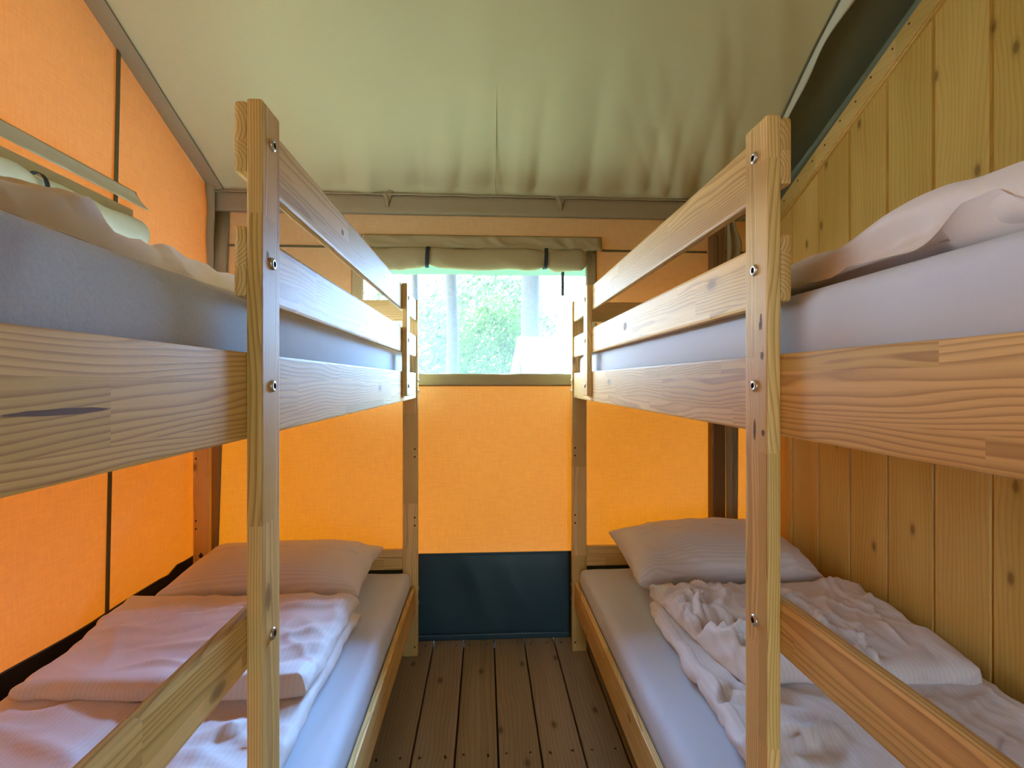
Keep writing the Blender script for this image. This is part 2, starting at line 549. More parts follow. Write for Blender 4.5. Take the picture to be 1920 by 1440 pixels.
# exact opening: panels around the window
def back_panel(mb, xa, xb, za, zb, nx, nzv, mi=0):
    mb.grid(lambda u, v: Vector((xa + u * (xb - xa), YB + .005 * nz((xa + u * (xb - xa)) * 2.2, (za + v * (zb - za)) * 1.5, 3.3), za + v * (zb - za))), nx, nzv, mi)
back_panel(wall_back, -1.40, WX0, .40, 2.26, 16, 30)
back_panel(wall_back, WX1, 1.75, .40, 2.26, 20, 30)
back_panel(wall_back, WX0, WX1, .40, WZ0, 18, 16)
back_panel(wall_back, WX0, WX1, WZ1, 2.26, 18, 6)
wb = tag(wall_back.build('wall_back', M['orange_left']), kind='structure')

def strip(mb, p0, p1, p2, p3, n=24, wob=.0025, seed=1.0, out=(0, -1, 0), th=.003):
    o = Vector(out)
    P = [Vector(p) for p in (p0, p1, p2, p3)]
    def q(u, v):
        a = P[0].lerp(P[1], u); b = P[3].lerp(P[2], u)
        return a.lerp(b, v)
    def t(u, v):
        w = q(u, v)
        e = min(1.0, min(u, 1 - u) * n / 1.0, min(v, 1 - v) * 6)
        return w + o * (e * (th + wob * (.5 + nz(w.x * 14 + w.y * 14, w.z * 10, seed))))
    mb.slab(t, lambda u, v: q(u, v) + o * .0004, n, 6)

b = MB()   # khaki binding below the roof edge
strip(b, (-1.36, YB - .006, 2.147), (1.7, YB - .006, 2.147), (1.7, YB - .006, 2.255), (-1.36, YB - .006, 2.255), 90, .006, 4)
b.build('eave_band', M['khaki_band'], wb)
b = MB()   # corner binding
strip(b, (-1.40, YB - .006, .3), (-1.322, YB - .006, .3), (-1.262, YB - .006, 2.16), (-1.40, YB - .006, 2.16), 6, .004, 8)
b.build('corner_band', M['khaki_band'], wb)
b = MB()   # horizontal seam
b.box(-1.27, WX0 - .0, YB - .008, YB - .005, 1.977, 1.988, 0)
b.box(.60, 1.16, YB - .008, YB - .005, 1.977, 1.988, 0)
b.box(1.2, 1.5, YB - .008, YB - .005, 1.977, 1.988, 0)
b.build('seam', M['seam'], wb)
# roof edge cord and its ties
b = MB()
b.tube([(-1.35 + 3.05 * k / 40, YB - .022, 2.247 + .0015 * math.sin(k * 2.1)) for k in range(41)], .0055, 8)
b.build('eave_cord', M['khaki_band'], wb)
for tx, s in ((-.49, 1.0), (.385, 1.15)):
    b = MB()
    def tie(u, v, tx=tx, s=s):
        a = 2 * math.pi * u
        r = (.016 * (1 - v) ** 2 + .007 + .005 * math.sin(a * 3 + 7 * v)) * s
        return Vector((tx + r * math.cos(a) * (1.1 - .25 * v), YB - .018 - .55 * r * abs(math.sin(a)) * (1 if math.sin(a) > 0 else -.1), 2.258 - .075 * v + .01 * math.sin(a * 2) * (1 - v)))
    b.grid(tie, 28, 10, closed_u=True)
    b.build('eave_tie', M['khaki_band'], wb)

# dark groundsheet turned up along the back wall
b = MB()
def skirt_fn(u, v):
    xx = -1.38 + u * 3.0
    zz = .435 * v
    fold = .012 * ridge(xx, zz * .35 + xx * .1, .12, 4.2, 2.2, 4, .9) + .006 * nz(xx * 9 + zz * 4, zz * 3, 6.0)
    return Vector((xx, YB - .014 - fold * math.sin(math.pi * min(1, v * 1.02)) ** .6, zz))
b.grid(skirt_fn, 150, 16)
sk = b.build('groundsheet_skirt', M['skirt'], wb)
b = MB()
b.box(-1.36, 1.5, YB - .03, YB - .016, 0.001, .03, .004)
b.box(-1.36, 1.5, YB - .019, YB - .012, .424, .437, .002)
b.build('skirt_hem', M['skirt'], wb)

# back window: frame bands, screen, valance
win = tag(empty('window_1', (0, YB, WZ0)), kind='structure')
b = MB(); strip(b, (WX0 - .06, YB - .007, 1.282), (WX1 + .056, YB - .007, 1.282), (WX1 + .056, YB - .007, 1.347), (WX0 - .06, YB - .007, 1.347), 50, .004, 5)
b.build('window_band', M['khaki_blind'], win)
b = MB(); strip(b, (WX1, YB - .009, 1.34), (WX1 + .056, YB - .009, 1.34), (WX1 + .056, YB - .009, 2.0), (WX1, YB - .009, 2.0), 6, .003, 6)
b.build('window_band', M['khaki_band'], win)
b = MB(); strip(b, (WX0 - .06, YB - .009, 1.34), (WX0, YB - .009, 1.34), (WX0, YB - .009, 2.0), (WX0 - .06, YB - .009, 2.0), 6, .003, 6)
b.build('window_band', M['orange_left'], win)
b = MB(); b.grid(lambda u, v: Vector((WX0 + u * (WX1 - WX0), YB + .02, WZ0 - .01 + v * (WZ1 - WZ0 + .02))), 2, 2)
b.build('mesh_screen', M['mesh'], win)
b = MB()
def val_top(u, v):
    xx = -.62 + u * 1.222
    zz = 2.048 - .076 * v + .004 * u
    e = min(1, min(u, 1 - u) * 60, min(v, 1 - v) * 8)
    return Vector((xx, YB - .010 - .016 * v - e * (.004 + .013 * ridge(xx, zz * 1.5, .6, 11, 3.1, 2.0)), zz))
b.slab(val_top, lambda u, v: val_top(u, v) + Vector((0, .006, 0)), 110, 12)
b.build('valance', M['khaki_blind'], win)

# rolled-up blind under the valance, held by two straps
def blind(name, label, f, length, straps, zc=1.925, mat='khaki_blind'):
    """f maps (along, out, z) to the world"""
    root = empty(name, f(length / 2, 0, zc - .06))
    tag(root, label, 'window blind')
    mb = MB()
    def roll(u, v):
        a = 2 * math.pi * v
        s = u * length
        r = .049 + .006 * nz(s * 5, math.cos(a) * 1.5, 2.0) + .006 * ridge(s, a * .06, .7, 10, 5.5)
        sag = 0.0
        for q in straps:
            g = math.exp(-((s - q) / .035) ** 2)
            r -= .013 * g
            sag += .006 * g
        sag -= .008 * math.sin(math.pi * u * 3) ** 2
        endt = min(1, min(u, 1 - u) * 40)
        r *= (.35 + .65 * endt ** .5)
        return f(s, .045 + .62 * r * math.cos(a), zc + sag + r * math.sin(a) * 1.05)
    n = 110
    rows = [[mb.bm.verts.new(roll(i / n, j / 24)) for j in range(24)] for i in range(n + 1)]
    for i in range(n):
        for j in range(24):
            fc = mb.bm.faces.new((rows[i][j], rows[i + 1][j], rows[i + 1][(j + 1) % 24], rows[i][(j + 1) % 24])); fc.smooth = True
    mb.bm.faces.new(rows[0]); mb.bm.faces.new(list(reversed(rows[-1])))
    mb.build('canvas_roll', M[mat], root)
    for q in straps:
        sb = MB()
        def st(u, v, q=q):
            a = -.75 * math.pi + 1.55 * math.pi * u
            r = .0455
            s = q + (v - .5) * .019 + .012 * (u - .5)
            return f(s, .045 + .70 * r * math.cos(a) + .004, zc + .004 + 1.18 * r * math.sin(a))
        sb.slab(lambda u, v: st(u, v) , lambda u, v: st(u, v) + (Vector(f(0, .0, 0)) - Vector(f(0, .003, 0))), 24, 4)
        sb.build('strap', M['strap'], root)
    return root
blind('rolled_window_blind', 'khaki rolled blind above the window between the bunks, held by two black straps',
      lambda s, o, z: Vector((-.66 + s, YB - o + .012, z)), 1.18, (.375, .968))
b = MB()
b.box(.398, .414, YB + .026, YB + .028, 1.752, 1.93, 0)
tag(b.build('hanging_strap', M['strap'], origin=(.406, YB + .027, 1.93)), 'dark loose strap hanging outside at the top right of the middle window', 'strap')

# left canvas wall with a window of its own above the upper bunk
LY0, LY1, LZ0, LZ1 = .62, 1.90, 1.36, 1.88
b = MB()
def lp(mb, ya, yb, za, zb, ny, nv):
    def q(u, v):
        y = ya + u * (yb - ya)
        zt = zb(y) if callable(zb) else zb
        z = za + v * (zt - za)
        return Vector((xl(z) + .006 * nz(y * 2, z * 1.4, 7.7), y, z))
    mb.grid(q, ny, nv)
rf = lambda y: roof(y) - .012
lp(b, Y0, LY0, .3, rf, 24, 24)
lp(b, LY1, YB, .3, rf, 12, 24)
lp(b, LY0, LY1, .3, LZ0, 20, 14)
lp(b, LY0, LY1, LZ1, rf, 20, 14)
wlft = tag(b.build('wall_left', M['orange_left']), kind='structure')
for sy in (1.875, .55):
    b = MB()
    for za, zb in ((.45, 1.36), (1.9, rf(sy))):
        b.box(0, .003, sy - .009, sy + .009, za, zb, 0)
    for v in b.bm.verts: v.co.x += xl(v.co.z) + .004
    b.build('seam', M['seam'], wlft)
b = MB()
def lsk(u, v):
    y = Y0 + u * (YB - Y0)
    top = .468 + .012 * nz(y * 3.1, 2.0) - .02 * sm(2.15, 2.35, y) + (.03 if y > 2.27 else 0)
    z = v * top
    return Vector((xl(z) + .012 + .010 * nz(y * 4, z * 3, 1.1) * v, y, z))
b.grid(lsk, 90, 8)
b.build('groundsheet_skirt', M['black_skirt'], wlft)
b = MB()
b.tube([Vector(lsk(k / 60, 1.0)) + Vector((.002, 0, .0)) for k in range(61)], .004, 6)
b.build('skirt_hem', M['black_skirt'], wlft)
b = MB()   # gathered cloth in the far corner
def gather(u, v):
    z = 1.30 + 1.02 * v
    w = .025 + .11 * max(0, (v - .45)) ** 1.2 * (1 + .25 * math.sin(v * 21)) 
    yy = YB - .01 - u * w
    return Vector((xl(z) + .012 + .012 * math.sin(u * 9 + v * 4) * v + .012 * math.sin(math.pi * u), yy, min(z, roof(yy) - .01)))
b.grid(gather, 16, 40)
b.build('corner_gather', M['khaki_band'], wlft)

win2 = tag(empty('window_2', (xl(LZ0), LY1, LZ0)), kind='structure')
b = MB(); b.grid(lambda u, v: Vector((xl(1.6) - .02, LY0 + u * (LY1 - LY0), LZ0 + v * (LZ1 - LZ0))), 2, 2)
b.build('mesh_screen', M['mesh'], win2)
b = MB()
def v2(u, v):
    y = .45 + u * 1.52
    z = 2.036 - .074 * v
    e = min(1, min(u, 1 - u) * 60, min(v, 1 - v) * 8)
    return Vector((xl(z) + .012 + .05 * v ** 1.5 + e * .007 * ridge(y, z, .4, 7, 8.1, 2.5), y + .012 * v * (1 if u > .98 else 0), z))
b.slab(v2, lambda u, v: v2(u, v) - Vector((.006, 0, 0)), 90, 10)
b.build('valance', M['blind_lit'], win2)
b = MB()
b.box(0, .006, .5, 1.955, 1.925, 1.962, 0); b.box(0, .006, 1.9, 1.95, 1.80, 1.93, 0)
for v in b.bm.verts: v.co.x += xl(v.co.z) + .006
b.build('window_band', M['khaki_blind'], win2)
blind('rolled_window_blind', 'rolled khaki blind, coloured lighter as if daylit, on the left wall behind the upper left bunk, with a black strap',
      lambda s, o, z: Vector((xl(1.85) + o * 1.1, .48 + s, z - .055 + .02 * (s / 1.5))), 1.49, (1.02,), zc=1.90, mat='blind_lit')

# wooden wall on the right: upright boards, sloping trim
def trim_top(y): return 2.600 - .4824 * (y - 1.586)
b = MB()
y = 2.12 + 2 * .188
yb_edges = []
while y > Y0:
    yb_edges.append(y); y -= .188
for ye in yb_edges:
    y1, y0 = min(ye, YB + .06), ye - .188
    if y1 - y0 < .02: continue
    g = .0045
    bb = bmesh.new()
    prof = [(y0 + .001, .010), (y0 + g + .002, 0.0), (y1 - g - .002, 0.0), (y1 - .001, .010)]
    lo = [bb.verts.new((XR + d, yy, 0.0)) for yy, d in prof] 
    hi = [bb.verts.new((XR + d, yy, trim_top(yy) - .02)) for yy, d in prof]
    for q in range(3):
        bb.faces.new((lo[q], lo[q + 1], hi[q + 1], hi[q]))
    bk = [bb.verts.new((XR + .03, yy, zz)) for yy, zz in ((y0, 0), (y1, 0), (y1, trim_top(y1) - .02), (y0, trim_top(y0) - .02))]
    bb.faces.new((bk[3], bk[2], bk[1], bk[0]))
    b.merge(bb)
wr = tag(b.build('wall_right', M['panel'], origin=(XR, 2.12 - .188 * 20, 0)), kind='structure')
b = MB()
bb = bmesh.new()
pts = []
for yy in (YB, Y0):
    zt = trim_top(yy)
    for dx, dz in ((-.018, 0), (-.018, -.098), (.03, -.098), (.03, 0)):
        pts.append(bb.verts.new((XR + dx, yy, zt + dz)))
for q in range(4):
    bb.faces.new((pts[q], pts[(q + 1) % 4], pts[4 + (q + 1) % 4], pts[4 + q]))
bb.faces.new(pts[:4]); bb.faces.new(list(reversed(pts[4:])))
bmesh.ops.bevel(bb, geom=bb.edges[:], offset=.006, segments=2, affect='EDGES')
b.merge(bb)
tr = tag(b.build('trim_1', M['trim_wood']), kind='structure')
for q in range(15):
    yy = 2.42 - q * .088 + random.uniform(-.02, .02)
    nb = MB(); zz = trim_top(yy) - .03 + random.uniform(-.012, .006)
    nb.cyl((XR - .016, yy, zz), (XR - .0195, yy, zz), .0042, n=10)
    nb.build('nail', M['nail'], tr)

b = MB()
b.quad((XR + .031, Y0, trim_top(Y0) - .12), (XR + .031, YB + .06, trim_top(YB) - .12), (XR + .031, YB + .06, roof(YB) + .2), (XR + .031, Y0, roof(Y0) + .2))
b.quad((XR + .031, YB, 0), (1.75, YB, 0), (1.75, YB, 2.2), (XR + .031, YB, 2.2))
b.build('gable_canvas', M['roof_side'], wr)

# roof liner, zip edge and the strip above the wooden wall
def piping_x(y): return 1.335 - .125 * (YB - y)
b = MB()
def liner(u, v):
    y = YB - (YB - Y0) * (u ** 1.6)
    x0, x1 = xl(roof(y)) - .02, piping_x(y)
    xx = x0 + v * (x1 - x0)
    d = YB - y
    w = 0.0
    fan = xx + .55 * d * (xx - .2) * .5
    w += .040 * math.exp(-d / .22) * (ridge(fan, d * .25, .0, 5.5, 1.3, 5, .4) - .4) * sm(0, .05, d)
    w += .020 * math.exp(-d / .5) * nz(fan * 6, d * 1.3, 4.4) * sm(0, .05, d)
    rgt = sm(.3, 1.25, xx)
    w += .024 * rgt * (ridge(xx + .55 * d, d * .2, .25, 9.0, 8.8, 5, .3) - .4) * math.exp(-d / .8) * sm(0, .05, d)
    w += .020 * (ridge(xx, d, .06, 3.0, 2.7, 6, .4) - .4) * math.exp(-((xx - .0) / .25) ** 2) * math.exp(-d / .55) * sm(0, .06, d)
    w += .012 * nz(xx * 1.1, d * .8, 9.9) * sm(0, .5, d)
    return Vector((xx, y, roof(y) + w))
b.grid(liner, 120, 200)
ceil = tag(b.build('ceiling', M['roof_liner']), kind='structure')
b = MB()    # ridge seam down the middle of the roof
b.tube([Vector(liner(k / 50, .0)) * 0 + Vector((.053 - .02 * (k / 50), YB - 3.6 * (k / 50) ** 1.6 * .999, roof(YB - 3.6 * (k / 50) ** 1.6) - .004)) for k in range(51)], .0035, 6)
b.build('roof_seam', M['roof_liner'], ceil)
b = MB()    # edge band along the left gable
def gb(u, v):
    y = YB - .02 - (YB - Y0 - .1) * u
    return Vector((xl(roof(y)) - .02 + .085 * v, y, roof(y) - .006 - .01 * math.sin(math.pi * v)))
b.grid(gb, 60, 4)
b.build('gable_band', M['khaki_band'], ceil)
b = MB()
b.tube([Vector(gb(k / 40, 1.0)) for k in range(41)], .0018, 6)
b.build('gable_stitch', M['roof_side'], ceil)
b = MB()    # strip of roof beyond the zip
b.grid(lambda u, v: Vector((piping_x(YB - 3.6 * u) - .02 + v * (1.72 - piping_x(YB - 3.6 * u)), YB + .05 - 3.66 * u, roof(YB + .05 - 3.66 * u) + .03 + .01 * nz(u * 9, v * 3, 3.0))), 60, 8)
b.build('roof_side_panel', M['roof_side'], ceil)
b = MB()    # the loose zip flap
def flap(u, v):
    y = YB - .02 - 2.6 * u
    w = .026 + .034 * sm(.2, .42, u) + .020 * math.sin(u * 38) * sm(.15, .3, u)
    return Vector((piping_x(y) + .003 + w * v * .8, y, roof(y) - .004 - .022 * v + .006 * math.sin(u * 30 + v)))
b.slab(flap, lambda u, v: flap(u, v) + Vector((0, 0, .004)), 100, 5)
b.build('zip_flap', M['blind_lit'], ceil)
b = MB()
b.tube([Vector(flap(k / 60, 0.0)) + Vector((-.004, 0, -.002)) for k in range(61)], .004, 8)
b.build('piping', M['roof_side'], ceil)

# outer roof above the liner, running out over the walls
b = MB()
def oroof(y): return EAVE + .12 + SLOPE * (YB - y)
b.quad((-1.85, YB + .50, oroof(YB + .50)), (2.0, YB + .50, oroof(YB + .50)), (2.0, Y0 - .2, oroof(Y0 - .2)), (-1.85, Y0 - .2, oroof(Y0 - .2)))
o_roof = tag(b.build('ceiling_outer', M['outer_roof']), kind='structure')
b = MB()
b.grid(lambda u, v: Vector((-1.85 + 3.85 * u, YB + .50 + .01 * math.sin(u * 40), oroof(YB + .50) - v * (oroof(YB + .50) - 1.958))), 60, 4)
b.build('awning_edge', M['green_flap'], o_roof)

# tent pole and hanging flap in the far right corner
b = MB()
b.box(1.157, 1.222, YB - .085, YB - .025, 0.0, 2.235, .004)
tag(b.build('tent_pole', M['dark_wood'], origin=(1.19, YB - .055, 0)), 'dark square wooden tent pole at the back wall behind the right bunk', 'pole')
b = MB()
def ff(u, v):
    z = .02 + 2.18 * v
    wv = .018 * math.sin(z * 26) * sm(1.3, 1.6, z)
    xx = 1.226 + u * (.056 + wv)
    return Vector((xx, YB - .088 + .012 * math.sin(u * 9 + z * 1.2), z))
b.slab(ff, lambda u, v: ff(u, v) + Vector((0, .004, 0)), 10, 120)
tag(b.build('canvas_flap', M['khaki_band'], origin=(1.245, YB - .088, .02)), 'narrow olive canvas strip with a wavy edge hanging beside the dark tent pole', 'canvas strip')

# front of the room (behind the camera): wooden wall
b = MB()
b.box(-1.45, .15, Y0 - .04, Y0, 0, roof(Y0) + .05, .002)
b.box(.43, 1.56, Y0 - .04, Y0, 0, roof(Y0) + .05, .002)
b.box(.15, .43, Y0 - .04, Y0, 1.9, roof(Y0) + .05, .002)
tag(b.build('wall_front', M['panel']), kind='structure')

# ------------------------------------------------------------------ bunk beds
def make_bolt(x, y, z, sgn, parent):
    """round steel bolt head with a hex socket, standing proud of an upright face that looks along sgn*x"""
    mb = MB()
    prof = [(0, .0078), (.0015, .0088), (.003, .0082), (.0042, .0062), (.0042, .0042)]
    n = 20
    rings = [[mb.bm.verts.new((x + sgn * h, y + r * math.cos(2 * math.pi * k / n), z + r * math.sin(2 * math.pi * k / n))) for k in range(n)] for h, r in prof]
    for a, c in zip(rings, rings[1:]):
        for k in range(n):
            f = mb.bm.faces.new((a[k], a[(k + 1) % n], c[(k + 1) % n], c[k])); f.smooth = True
    inner = [mb.bm.verts.new((x + sgn * .0012, y + .0038 * math.cos(2 * math.pi * k / n), z + .0038 * math.sin(2 * math.pi * k / n))) for k in range(n)]
    for k in range(n):
        f = mb.bm.faces.new((rings[-1][k], rings[-1][(k + 1) % n], inner[(k + 1) % n], inner[k])); f.material_index = 1
    f = mb.bm.faces.new(inner); f.material_index = 1
    return mb.build('bolt', [M['steel'], M['hole']], parent)

def make_bunk(sgn, x0, label):
    root = empty('bunk_bed', (x0 + sgn * .51, 1.32, 0))
    tag(root, label, 'bunk bed')
    U = lambda u: x0 + sgn * u
    def board(name, mat, u0, u1, y0, y1, z0, z1, bev=.004, marks=()):
        mb = MB().box(U(u0), U(u1), y0, y1, z0, z1, bev)
        for my, mz, ry, rz, rot in marks:          # knots and cracks on the aisle face
            pts = []
            for k in range(20):
                a = 2 * math.pi * k / 20
                w = 1 + .25 * nz(my * 30 + 2 * math.cos(a), mz * 30 + 2 * math.sin(a), 4.0)
                py, pz = ry * w * math.cos(a), rz * w * math.sin(a)
                pts.append((U(u0) - sgn * .0004, my + py * math.cos(rot) - pz * math.sin(rot), mz + py * math.sin(rot) + pz * math.cos(rot)))
            mb.quad(*pts, mi=1)
        return mb.build(name, [M[mat], M['knot']], root, ((U(u0) + U(u1)) / 2, (y0 + y1) / 2, (z0 + z1) / 2))
    # slim front post that carries the guard rails
    post = board('guard_post', 'pine_z', -.021, 0, .69, .751, 0, 1.695, marks=[(0.706, 1.3954, 0.0025, 0.012, 0.0), (0.7032, 1.3446, 0.004, 0.006, 0.0), (0.7088, 1.3886, 0.002, 0.006, 0.0), (0.7232, 1.2339, 0.003, 0.016, 0.0), (0.7004, 1.2307, 0.004, 0.005, 0.0)] if sgn > 0 else [(0.7085, 1.4832, 0.003, 0.007, 0.0)])
    for z in (1.645, 1.475, 1.300, .945):
        make_bolt(U(-.021), .722, z, -sgn, post)
    # four corner posts
    for nm, u0, u1, y0, y1 in (('corner_post', -.008, .063, 2.352, 2.382), ('corner_post', .956, 1.025, 2.352, 2.382),
                               ('corner_post', -.008, .063, .268, .298), ('corner_post', .956, 1.025, .268, .298)):
        mb = MB().box(U(u0), U(u1), y0, y1, 0, 1.695, .004)
        if y0 > 1:
            uu = u1 - .055 if u0 > .5 else u0 + .014
            if u0 > .5: uu = u1 - .014
            for z in (.985, .948, .66, .622, .045):
                mb.cyl((U(uu), y0 + .001, z), (U(uu), y0 - .0012, z), .0042, n=10, mi=1)
            if u0 > .5 and sgn < 0:
                c = U(.988); zz = .497
                mb.quad((c - .011, y0 - .0006, zz), (c, y0 - .0006, zz - .017), (c + .011, y0 - .0006, zz), (c, y0 - .0006, zz + .017), mi=1)
        p = mb.build(nm, [M['pine_zx'], M['hole']], root, ((U(u0) + U(u1)) / 2, (y0 + y1) / 2, .85))
        if y0 > 1 and u0 < .5:
            for z in (1.31, 1.26, .318, .25):
                make_bolt(U(-.008), y0 + .015, z, -sgn, p)
    # long rails of both beds
    board('side_rail', 'pine_y', 0, .019, .298, 2.352, 1.227, 1.347, marks=[(0.3972, 1.2833, 0.0482, 0.0026, -0.0032)] if sgn < 0 else [])
    board('side_rail', 'pine_y', .985, 1.004, .298, 2.352, 1.227, 1.347)
    board('side_rail', 'pine_y', .002, .021, .298, 2.352, .212, .335)
    board('side_rail', 'pine_y', .985, 1.004, .298, 2.352, .212, .335)
    # guard rails, end boards and the batten that ties them
    board('guard_rail', 'pine_y', 0, .018, .692, 2.352, 1.594, 1.693, .006, marks=[(1.1448, 1.6480, .009, .007, 0)] if sgn < 0 else [])
    board('guard_rail', 'pine_y', 0, .018, .692, 2.352, 1.423, 1.522, .006, marks=[(1.4850, 1.4755, .016, .012, 0)] if sgn > 0 else [])
    board('grab_rail', 'pine_y', 0, .019, .298, .752, .909, .986, .006)
    for ya, yb in ((2.356, 2.378), (.272, .294)):
        board('end_board', 'pine_x', .063, .956, ya, yb, 1.594, 1.693)
        board('end_board', 'pine_x', .063, .956, ya, yb, 1.227, 1.347)
        board('end_board', 'pine_x', .063, .956, ya, yb, .411, .507)
        board('end_board', 'pine_x', .063, .956, ya, yb, .212, .335)
    bat = board('batten', 'pine_z', -.021, 0, 1.948, 2.018, 1.248, 1.695)
    for z in (1.640, 1.472, 1.290):
        make_bolt(U(-.021), 1.985, z, -sgn, bat)
    for zt in (1.288, .276):
        mb = MB()
        for q in range(22):
            mb.box(U(.020), U(.984), .32 + q * .0925, .39 + q * .0925, zt - .018, zt, .002)
        mb.box(U(.0195), U(.045), .30, 2.35, zt - .05, zt - .018, 0)
        mb.box(U(.959), U(.9845), .30, 2.35, zt - .05, zt - .018, 0)
        mb.build('slatted_base', M['slat'], root)
    return root
make_bunk(-1, -.326, 'pine bunk bed along the orange canvas wall on the left of the aisle')
make_bunk(1, .430, 'pine bunk bed along the wooden board wall on the right of the aisle')

# ------------------------------------------------------------------ mattresses and bedding
def mattress(sgn, x0, z0, z1, mat, label, seed, u0=.026, u1=.975, y0=.312, y1=2.338, wr=.004, r=.035):
    root_x = x0 + sgn * (u0 + u1) / 2
    W, Lg = (u1 - u0), (y1 - y0)
    mb = MB()
    nu, nv = 56, 120
    zc, hh = (z0 + z1) / 2, (z1 - z0) / 2
    def shape(u, v, top):
        # denser near the rims
        a = (u - .5) * 2; c = (v - .5) * 2
        a = math.copysign(1 - (1 - abs(a)) ** 1.7, a); c = math.copysign(1 - (1 - abs(c)) ** 1.7, c)
        # edge distance in metres
        ex, ey = (1 - abs(a)) * W / 2, (1 - abs(c)) * Lg / 2
        e = min(ex, ey)
        t = min(1.0, e / r)
        k = math.sqrt(max(0.0, 1 - (1 - t) ** 2))
        px, py = a * W / 2, c * Lg / 2
        z = hh - r + r * k if False else hh * k ** .55
        n = wr * (ridge(px, py, .15, 5, seed, 4) - .5) * (.35 + .65 * (1 - sm(.0, .16, e))) + wr * .7 * nz(px * 4, py * 3, seed + 4)
        bul = .006 * math.cos(a * 1.4) * math.cos(c * 1.4)
        return Vector((root_x - sgn * px * 1.0, (y0 + y1) / 2 + py, zc + (z + n * k + bul * k if top else -z)))
    mb.slab(lambda u, v: shape(u, v, True), lambda u, v: shape(u, v, False), nu, nv)
    o = mb.build('mattress', M[mat], origin=(root_x, (y0 + y1) / 2, z0))
    tag(o, label, 'mattress', 'mattresses in the bunk beds')
    return o
mattress(-1, -.326, 1.289, 1.442, 'terry', 'upper mattress on the left bunk in a fuzzy blue-grey fitted sheet', 1.0)
mattress(1, .430, 1.289, 1.442, 'sheet', 'upper mattress on the right bunk in a pale fitted sheet', 5.0)
mattress(-1, -.326, .277, .412, 'sheet', 'lower mattress on the left bunk in a pale wrinkled fitted sheet', 9.0, wr=.006)
mattress(1, .430, .277, .412, 'sheet', 'lower mattress on the right bunk in a smooth pale fitted sheet', 13.0, wr=.002)

def edge_prof(d, r):
    t = max(0.0, min(1.0, d / r))
    return math.sqrt(max(0.0, 1 - (1 - t) ** 2))

def quilt(mb, P, th, zbase, wrinkle, nu=110, nv=110, r=.035, seed=1.0, mi=0, pw=1.5, rim=.32):
    """puffy sheet over the four floor corners P (a: near-left, near-right, far-right, far-left)"""
    A = [Vector((*p, 0)) for p in P]
    wx = (A[1] - A[0]).length; wy = (A[3] - A[0]).length
    def xy(u, v):
        a = A[0].lerp(A[1], u); b_ = A[3].lerp(A[2], u)
        p = a.lerp(b_, v)
        eu = 1 - sm(0, .12, min(u, 1 - u)); ev = 1 - sm(0, .12, min(v, 1 - v))
        p.x += (.014 * nz(p.x * 5, p.y * 5, seed + 2) + .007 * nz(p.x * 15, p.y * 15, seed + 3)) * (eu + ev)
        p.y += (.014 * nz(p.x * 5, p.y * 5, seed + 5) + .007 * nz(p.x * 15, p.y * 15, seed + 6)) * (eu + ev)
        return p
    def e(u, v): return edge_prof(min(min(u, 1 - u) * wx, min(v, 1 - v) * wy), r)
    def top(u, v):
        p = xy(u, v); k = e(u, v)
        zb = zbase(p.x, p.y) if callable(zbase) else zbase
        p.z = zb + th * (rim + (1 - rim) * k) + wrinkle(p.x, p.y, u, v) * (.25 + .75 * k)
        return p
    def bot(u, v):
        p = xy(u, v); k = e(u, v)
        zb = zbase(p.x, p.y) if callable(zbase) else zbase
        p.z = zb + th * rim * (1 - k)
        return p
    def ease(t): 
        a = (t - .5) * 2
        return .5 + .5 * math.copysign(1 - (1 - abs(a)) ** pw, a)
    mb.slab(lambda u, v: top(ease(u), ease(v)), lambda u, v: bot(ease(u), ease(v)), nu, nv, mi)

def crease_set(seed, n, xr, yr, ang, wid, amp, leng):
    rr = random.Random(seed)
    L = []
    for q in range(n):
        a = rr.uniform(*ang)
        L.append((rr.uniform(*xr), rr.uniform(*yr), math.cos(a), math.sin(a), rr.uniform(*wid), rr.uniform(*amp) * rr.choice((1, 1, 1, -.5)), rr.uniform(*leng), rr.uniform(.35, .9), rr.uniform(-2.5, 2.5)))
    def f(x, y):
        wx, wy = x + .03 * nz(x * 4, y * 4, seed), y + .03 * nz(x * 4, y * 4, seed + 7)
        h = 0.0
        for cx, cy, c, s_, w, A, ln, asym, bend in L:
            dx, dy = wx - cx, wy - cy
            t = (dx * c + dy * s_) / ln
            if abs(t) > 1: continue
            d = -dx * s_ + dy * c + bend * t * t * ln * .2
            if abs(d) > 3.2 * w: continue
            ww = w if d > 0 else w * asym
            h += A * (1 - t * t) ** 1.5 * math.exp(-abs(d / ww) ** 1.6)
        return h
    return f

